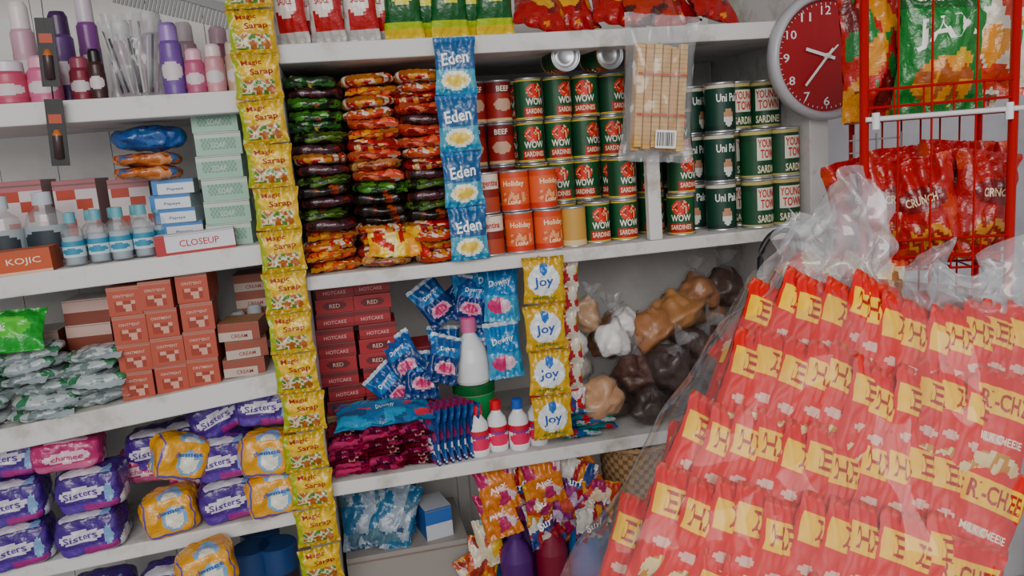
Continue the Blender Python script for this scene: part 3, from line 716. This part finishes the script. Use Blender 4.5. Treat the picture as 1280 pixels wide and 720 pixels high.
# ------------------------------------------------------------------ row D: sanitary pads and nappies
def sis(u, v):
    if v > .88: return '#351864'
    if ell(u, v, .82, .45, .10, .25): return '#7ca0c8'
    if ell(u, v, .40, .54, .33, .17): return '#d4d0dc'
    if v < .2 and u > .4: return '#982878'
    return '#3f1c7a' if v > .25 else '#523094'
s_pur = softpack('pad_pack', .112, .09, .076, sis, [('Sisters', .14, .46, .66, .62, '#4a2088', .06)], n=6.5, wr=.0032, nu=30, nv=18)
def pik(u, v):
    if ell(u, v, .5, .5, .34, .2): return '#e0b8c8'
    return '#a82c66' if v > .3 else '#bc5c84'
s_pnk = softpack('pink_pad_pack', .115, .09, .058, pik, [('charmee', .28, .42, .72, .58, '#a81c60')], n=6.5, wr=.0032, nu=30, nv=18)
def yel(u, v):
    if ell(u, v, .58, .46, .22, .30): return '#7aa4cc' if not ell(u, v, .58, .43, .16, .2) else '#e6e4d4'
    if v < .12 or u < .06: return '#5a4a9c'
    return '#d89a10'
s_yel = softpack('yellow_pad_pack', .100, .085, .080, yel, [('charmee', .28, .62, .78, .74, '#1f3f8c', .05)], n=5, wr=.004, nu=30, nv=18)
g = G('sanitary_pad_pack_pile', (-.5, .05, zD(-.5)))
def sd(m, x, y, k, rz=0, ry=0, rx=0): put(m, g, x, y, zD(x-.06)+.003+k, rz, rx, ry)
for k in range(2):
    sd(s_pur, -.635+rj(.01), .04+rj(.01), k*.076, .1+rj(.1), -.05); sd(s_pur, -.512+rj(.01), .035+rj(.01), k*.076, rj(.12), -.05+rj(.03))
    sd(s_pur, -.755, .05, k*.076)
sd(s_pnk, -.545, .06, .156, .15, .04); sd(s_pur, -.655, .08, .156, .2, .08)
sd(s_yel, -.375, .03, .0, .1, -.10); sd(s_yel, -.362, .03, .105, .35, .35); sd(s_pur, -.27, .05, .0, .15, -.05); sd(s_pur, -.265, .06, .08, -.1, -.10); sd(s_pur, -.405, .13, .1)
sd(s_yel, -.305, -.058, -.085, .2, -.16)
sd(s_pur, -.275, .12, .155, .3, -.3); sd(s_pur, -.35, .15, .10, .3); sd(s_pnk, -.43, .13, .08); sd(s_pnk, -.33, .12, .05)
sd(s_yel, -.188, .02, .0, .1, 0); sd(s_yel, -.19, .025, .080, -.1, .05); sd(s_pur, -.19, .08, .165, .1, .1)
g = G('jar_and_pack_shelf_group', (-.3, .05, S4))
jar = bottle('dark_jar', [(0, 0), (.036, .001), (.038, .006), (.038, .24), (.04, .241), (.04, .29), (.037, .293), (0, .293)], ['#2a2024']*4+['#1c3a6a']*3)
for x in (-.22, -.17): put(jar, g, x-.03, .05, S4)
put(jar, g, -.24, .13, S4)
for x, n in ((-.40, 4), (-.53, 4), (-.65, 3)):
    for L in range(n): put(s_pur, g, x, .06, S4+.0765*L*.9)

# ------------------------------------------------------------------ red wire snack rack
a = math.radians(22); O = Vector((.841, -.35, 0)); ex = Vector((math.cos(a), -math.sin(a), 0)); ey = Vector((math.sin(a), math.cos(a), 0)); W = .221; D = .13
def RP(x, y, z): p = O+ex*x+ey*y; return (p.x, p.y, z)
rack = G('snack_display_rack', RP(.1, .06, -1.5))
mb = MB()
for x in (0, W): mb.tube([RP(x, 0, -1.5), RP(x, 0, .75)], .0072)
for x in (.012, W): mb.tube([RP(x, D, -1.5), RP(x, D, .75)], .005)
for zf in (.0, -.245, -.55, -.85, -1.15):
    for y in (0, D/2, D): mb.tube([RP(0, y, zf), RP(W, y, zf)], .0022, seg=6)
    for i in range(9): mb.tube([RP(W*i/8, 0, zf), RP(W*i/8, D, zf)], .0016, seg=6)
    for dz in (.022, .05): mb.tube([RP(0, -.004, zf+dz), RP(W, -.004, zf+dz)], .0026, seg=6)
    for x in (0, W): mb.tube([RP(x, 0, zf+.05), RP(x, D, zf+.05)], .002, seg=6)
    for i in range(1, 5): mb.tube([RP(W*i/5, -.004, zf), RP(W*i/5, -.004, zf+.05)], .0016, seg=6)
for i in range(1, 7): mb.tube([RP(W*i/7, D, -1.4), RP(W*i/7, D, .7)], .0018, seg=6)
for x in (.05, .1, .165): mb.tube([RP(x, -.005, -.3), RP(x, -.005, .7)], .0019, seg=6)
for zz in (.33, .70, -.12): mb.tube([RP(0, D, zz), RP(W, D, zz)], .002, seg=6)
for k in range(5): mb.tube([RP(.005, D*.9, -.03-.022*k), RP(.09, D*.95, -.03-.022*k)], .0016, '#c8c8cc', PLAS, 6)
for x in (.012, .05, .09): mb.tube([RP(x, D*.9, -.02), RP(x, D*.9, -.13)], .0016, '#c8c8cc', PLAS, 6)
mb.tube([RP(0, -.008, .004), RP(W+.02, -.008, .004)], .0042, '#ececee', PLAS)
for x in (.015, W-.01): mb.tube([RP(x, -.010, -.012), RP(x, -.010, .014)], .006, '#ececee', PLAS)
sh = -(rack.location-Vector((0, 0, EYE)))
for i in range(len(mb.v)): mb.v[i] = mb.v[i]+sh
wf = bpy.data.objects.new('wire_frame', mb.mesh('wire_frame')); SC.objects.link(wf); wf.parent = rack
def jax(u, v):
    if v > .95: return '#b8c0b0'
    if ell(u, v, .5, .24, .34, .17):
        return '#d08a2a' if noise.noise(Vector((u*9, v*9, 1))) > -.05 else '#9c501c'
    if v > .74: return '#0f5420'
    if noise.noise(Vector((u*4, v*4, 8))) > .33: return '#c8a02a'
    return '#14702a'
q_g = pouch('green_chip_bag', .150, .22, .05, jax, [('CHICK&CRISP', .15, .80, .85, .87, '#f4f0d8'), ('JAX', .14, .48, .86, .70, '#f4f2ea', .1)], nx=30, ny=36, wr=.005, seed=4)
q_o = pouch('noodle_snack_bag', .13, .20, .045, blotch('#d0c8b8', ['#c03c18', '#d08a2a', '#2c7a3a'], 71, 3), nx=24, ny=30, wr=.005, seed=5)
q_r2 = pouch('orange_chip_bag', .11, .20, .045, blotch('#b82414', ['#d08a2a', '#2c7a3a', '#6a1410'], 72, 3, .05), nx=24, ny=30, wr=.005, seed=6)
def rc(u, v):
    if ell(u, v, .5, .28, .3, .14): return '#c88438' if noise.noise(Vector((u*12, v*12, 3))) > 0 else '#902818'
    if ell(u, v, .5, .64, .34, .12): return '#700a14'
    return '#a41018' if noise.noise(Vector((u*4, v*4, 6))) > -.25 else '#b83a20'
q_red = pouch('red_chip_bag', .12, .18, .055, rc, [('CRUNCH', .28, .60, .72, .68, '#e8d0b0', .05)], nx=26, ny=32, wr=.007, seed=8)
g = rack
def rput(m, x, y, z, rz=0, rx=0, ry=0): p = RP(x, y, z); put(m, g, p[0], p[1], p[2], -a+rz, rx, ry)
rput(q_r2, .035, .075, .004, .15, .05, -.05); rput(q_g, .120, .04, .004, .15, .02, .06); rput(q_o, .205, .055, .03, .1, 0, .12); rput(q_o, .17, .10, .01, 0, 0, 0)
for x, y, z, ry in ((.05, .045, -.24, .05), (.115, .03, -.242, -.08), (.18, .045, -.24, .1), (.08, .09, -.225, -.15), (.15, .095, -.22, .12), (.205, .09, -.23, 0), (.03, .1, -.235, -.1)):
    rput(q_red, x, y, z, .1+rj(.3), rj(.12), ry+rj(.12))
for x in (.04, .11, .18): rput(q_red, x, .06, -.548, rj(.1), 0, rj(.1))

# ------------------------------------------------------------------ big clear sack of snack packs
TL, TR = Vector((.502, -.62, -.212)), Vector((.830, -.70, -.275)); BL, BR = Vector((.262, -.72, -.452)), Vector((.650, -.815, -.585))
def P(u, v): return (BL*(1-u)+BR*u)*(1-v)+(TL*(1-u)+TR*u)*v
N = ((TR+BR-TL-BL).cross(TL+TR-BL-BR)).normalized()
if N.y > 0: N = -N
def rch(u, v):
    if v > .955 or v < .035: return '#b83020'
    if .60 < v < .84 and .05 < u < .95: return '#f0bc02'
    if ell(u, v, .56, .17, .40, .13):
        return '#d8c490' if noise.noise(Vector((u*8, v*8, 1))) > -.1 else '#b88030'
    if ell(u, v, .4, .40, .22, .04): return '#d8a898'
    return '#cc1a06'
def mkp(nm, w, txt, s):
    return pouch(nm, w, .137, .034, rch, txt, nx=26, ny=50, wr=.003, seed=s, seal=.045, mat=PACK)
r_pk = [mkp('snack_pack', .056, [(t, x0, .64, x1, .81, '#a00c0c')], s) for t, s, x0, x1 in (('EE', 1, .22, .80), ('HEE', 2, .12, .88), ('E', 3, .36, .70))]
r_big = mkp('snack_pack_front', .080, [('RI-CHEE', .10, .64, .90, .80, '#a00c0c'), ('MILK CHEESE', .16, .37, .84, .44, '#f0e0c8')], 9)
r_cr = pouch('cream_snack_pack', .06, .10, .032, blotch('#c8ac88', ['#b83a24', '#d8c8a8', '#8a5a34'], 88, 3), seed=88, wr=.005, mat=PACK)
bag = G('snack_pack_sack', (.56, -.7, -.62))
def orient(u, v, yaw, pitch, roll):
    uu = .85+.25*u
    dv = (P(uu, v+.05)-P(uu, v-.05)).normalized()
    z = (dv-(N.dot(dv))*N).normalized(); yv = -N; xv = yv.cross(z)
    Mx = Matrix((xv, yv, z)).transposed().to_4x4()
    return Mx @ Euler((pitch, roll, 0)).to_matrix().to_4x4() @ Matrix.Rotation(yaw, 4, 'Z')
BO = []
def pack(me, u, v, dn, yaw, pitch, roll):
    o = bpy.data.objects.new(me.name, me); SC.objects.link(o); o.parent = bag
    Mx = orient(u, v, yaw, pitch, roll)
    off = Mx @ Vector((0, 0, -.068)); p = P(u, v)+N*dn+Vector((off.x, off.y, off.z))+Vector((0, 0, EYE))-bag.location
    o.matrix_local = Matrix.Translation(p) @ Mx; BO.append((me, bag.location, Matrix.Translation(p) @ Mx))
for r_ in range(5):
    v = .88-r_*.255
    for c in range(15):
        u = .035+c*.0745+(.035 if r_ % 2 else 0)+rj(.007)
        if u > (1.06, 1.02, .98, .96, .96)[r_] or (r_ == 4 and u < .25): continue
        edge = max(0, 4*u*(1-u)) if 0 < u < 1 else 0
        dn = -.014+.026*edge**.6+.006*(r_ % 2)
        vj = v+rj(.03)+.03*math.sin(u*7+r_)
        if u > .82 and (r_ in (1, 2, 3)):
            if c % 2 == r_ % 2: pack(r_big, min(u, .92), vj-.02, dn+.012, -.15, .18, .04+rj(.12))
            continue
        pack(R.choice(r_pk), u, vj, dn, .36+rj(.2), .17+rj(.05), rj(.09))
for c in range(8): pack(r_pk[c % 3], .08+c*.115, .72, -.065, rj(.5), 0, rj(.2)); pack(r_pk[c % 3], .08+c*.11, .3, -.065, rj(.5), 0, rj(.2))
for c in range(9): pack(r_pk[c % 3], .05+c*.11, .95, -.05, rj(.5), .3, rj(.3)); pack(r_pk[c % 3], .05+c*.10, .0, -.06, rj(.5), .3, rj(.3))
for c, u in enumerate((.10, .20, .31, .42)): pack(r_cr, u, 1.16, -.03, rj(.4), .2, .5*(-1)**c+rj(.3))
mb = MB(); OFF = Vector((.56, -.7, -.62))
def fs(sg):
    def S(u, v, e=0):
        uu = -.10+1.20*u; vv = -.14+1.30*v
        k = (max(0, 1-abs(2*u-1)**3.2)*max(0, 1-abs(2*v-1)**3.2))**.5
        rg = 1-2.2*abs(noise.noise(Vector((u*5+v*2, v*3, 5))))
        w = .010*noise.noise(Vector((u*6, v*4, 3)))+.009*rg
        ww = .014*noise.noise(Vector((v*5, 1, (u > .5)*9)))
        return tuple(P(uu+ww*(2*u-1)*2, vv)+N*(sg*(.068*k if sg > 0 else .135*k)-.020+w*(.3+k))-OFF)
    return S
mb.panel(fs(1), 90, 80, '#ffffff', FILM); mb.panel(fs(-1), 40, 40, '#ffffff', FILM, flip=True)
wm = mb.mesh('clear_wrap'); BO.append((wm, bag.location, Matrix.Identity(4)))
o = bpy.data.objects.new('clear_wrap', wm); SC.objects.link(o); o.parent = bag
def flap(name, A, B, C, Dp, seed, amp):
    A, B, C, Dp = map(Vector, (A, B, C, Dp)); mb = MB()
    for lay in (0, 1):
        def S(u, v, e=0):
            p = (A*(1-u)+B*u)*(1-v)+(C*(1-u)+Dp*u)*v
            rg = 1-2.4*abs(noise.noise(Vector((u*3.5+seed, v*1.6, lay*4+.5))))
            rg2 = 1-2.4*abs(noise.noise(Vector((u*8+seed, v*4, lay*4+.5))))
            f = math.sin(u*pi*5+seed+lay*2+2*v)*.009*(.4+v)+amp*.8*noise.noise(Vector((u*3+seed, v*2, lay*4)))+amp*.4*rg+amp*.14*rg2
            up = .05*v*noise.noise(Vector((u*3.4+seed*2, lay*3, 0)))+.02*v*math.sin(u*7+seed+lay)
            return tuple(p+Vector((amp*.6*noise.noise(Vector((u*4, v*4, seed+lay))), f-.02*lay, up))-OFF)
        mb.panel(S, 90, 70, '#ffffff', TOPF)
    o = bpy.data.objects.new(name, mb.mesh(name)); SC.objects.link(o); o.parent = bag
flap('wrap_flap_1', (.455, -.60, -.260), (.72, -.64, -.260), (.545, -.60, -.115), (.665, -.60, -.070), 2, .055)
flap('wrap_flap_2', (.68, -.65, -.270), (.90, -.70, -.30), (.70, -.66, -.175), (.86, -.68, -.175), 8, .04)
# table the sack rests on
zmin = min((loc+M @ v.co).z for me, loc, M in BO for v in me.vertices)-EYE-.002
mb = MB()
mb.box(.22, .90, -1.0, -.455, zmin-.03, zmin, '#8a6240', CARD)
for x in (.26, .83):
    for y in (-.96, -.52): mb.box(x, x+.04, y, y+.04, -1.5, zmin-.03, '#6d4a2e', CARD)
mb.box(.26, .87, -.97, -.95, zmin-.10, zmin-.03, '#7a5436', CARD)
tme = mb.mesh('display_table'); tme.materials.clear(); tme.materials.append(M_TABLE)
obj('display_table', tme)

# chair frame behind the sack
mb = MB()
pts = [(.775+.045*math.cos(t), -.21, -.235+.055*math.sin(t)) for t in [pi*1.02-i*pi/14*.95 for i in range(12)]]
pts = [(.730, -.21, -1.5), (.730, -.21, -.4), (.7297, -.21, -.28)]+pts
mb.tube(pts, .0055, '#101014', BLACK, 10)
mb.tube([pts[-1], (.822, -.205, -.3), (.83, -.2, -1.5)], .0055, '#101014', BLACK, 10)
obj('chair_frame', mb.mesh('chair_frame'))

# ------------------------------------------------------------------ light + camera
w = bpy.data.worlds.new('World'); bpy.context.scene.world = w; w.use_nodes = True
w.node_tree.nodes['Background'].inputs['Color'].default_value = (.96, .97, 1.0, 1)
w.node_tree.nodes['Background'].inputs['Strength'].default_value = .82
l = bpy.data.lights.new('shopfront_daylight', 'AREA'); l.shape = 'RECTANGLE'; l.size = 3.8; l.size_y = 2.2; l.energy = 175; l.color = (1, .965, .91)
o = bpy.data.objects.new('shopfront_daylight', l); SC.objects.link(o); o.location = (-1.0, -4.6, 3.1)
o.rotation_euler = (Vector((.2, 0, 1.2))-o.location).to_track_quat('-Z', 'Y').to_euler()
cam = bpy.data.cameras.new('camera'); cam.lens = 986/1280*36; cam.sensor_width = 36; cam.clip_start = .05
co = bpy.data.objects.new('camera', cam); SC.objects.link(co)
X = Vector((.9734, -.2159, -.0766)); Y = Vector((.111, .1518, .982)); Z = Vector((-.2004, -.9644, .1717))
Z.normalize(); X = (X-X.dot(Z)*Z).normalized(); Y = Z.cross(X)
Mx = Matrix((X, Y, Z)).transposed().to_4x4(); Mx.translation = Vector((0, -1.5, EYE))
co.matrix_world = Mx
bpy.context.scene.camera = co
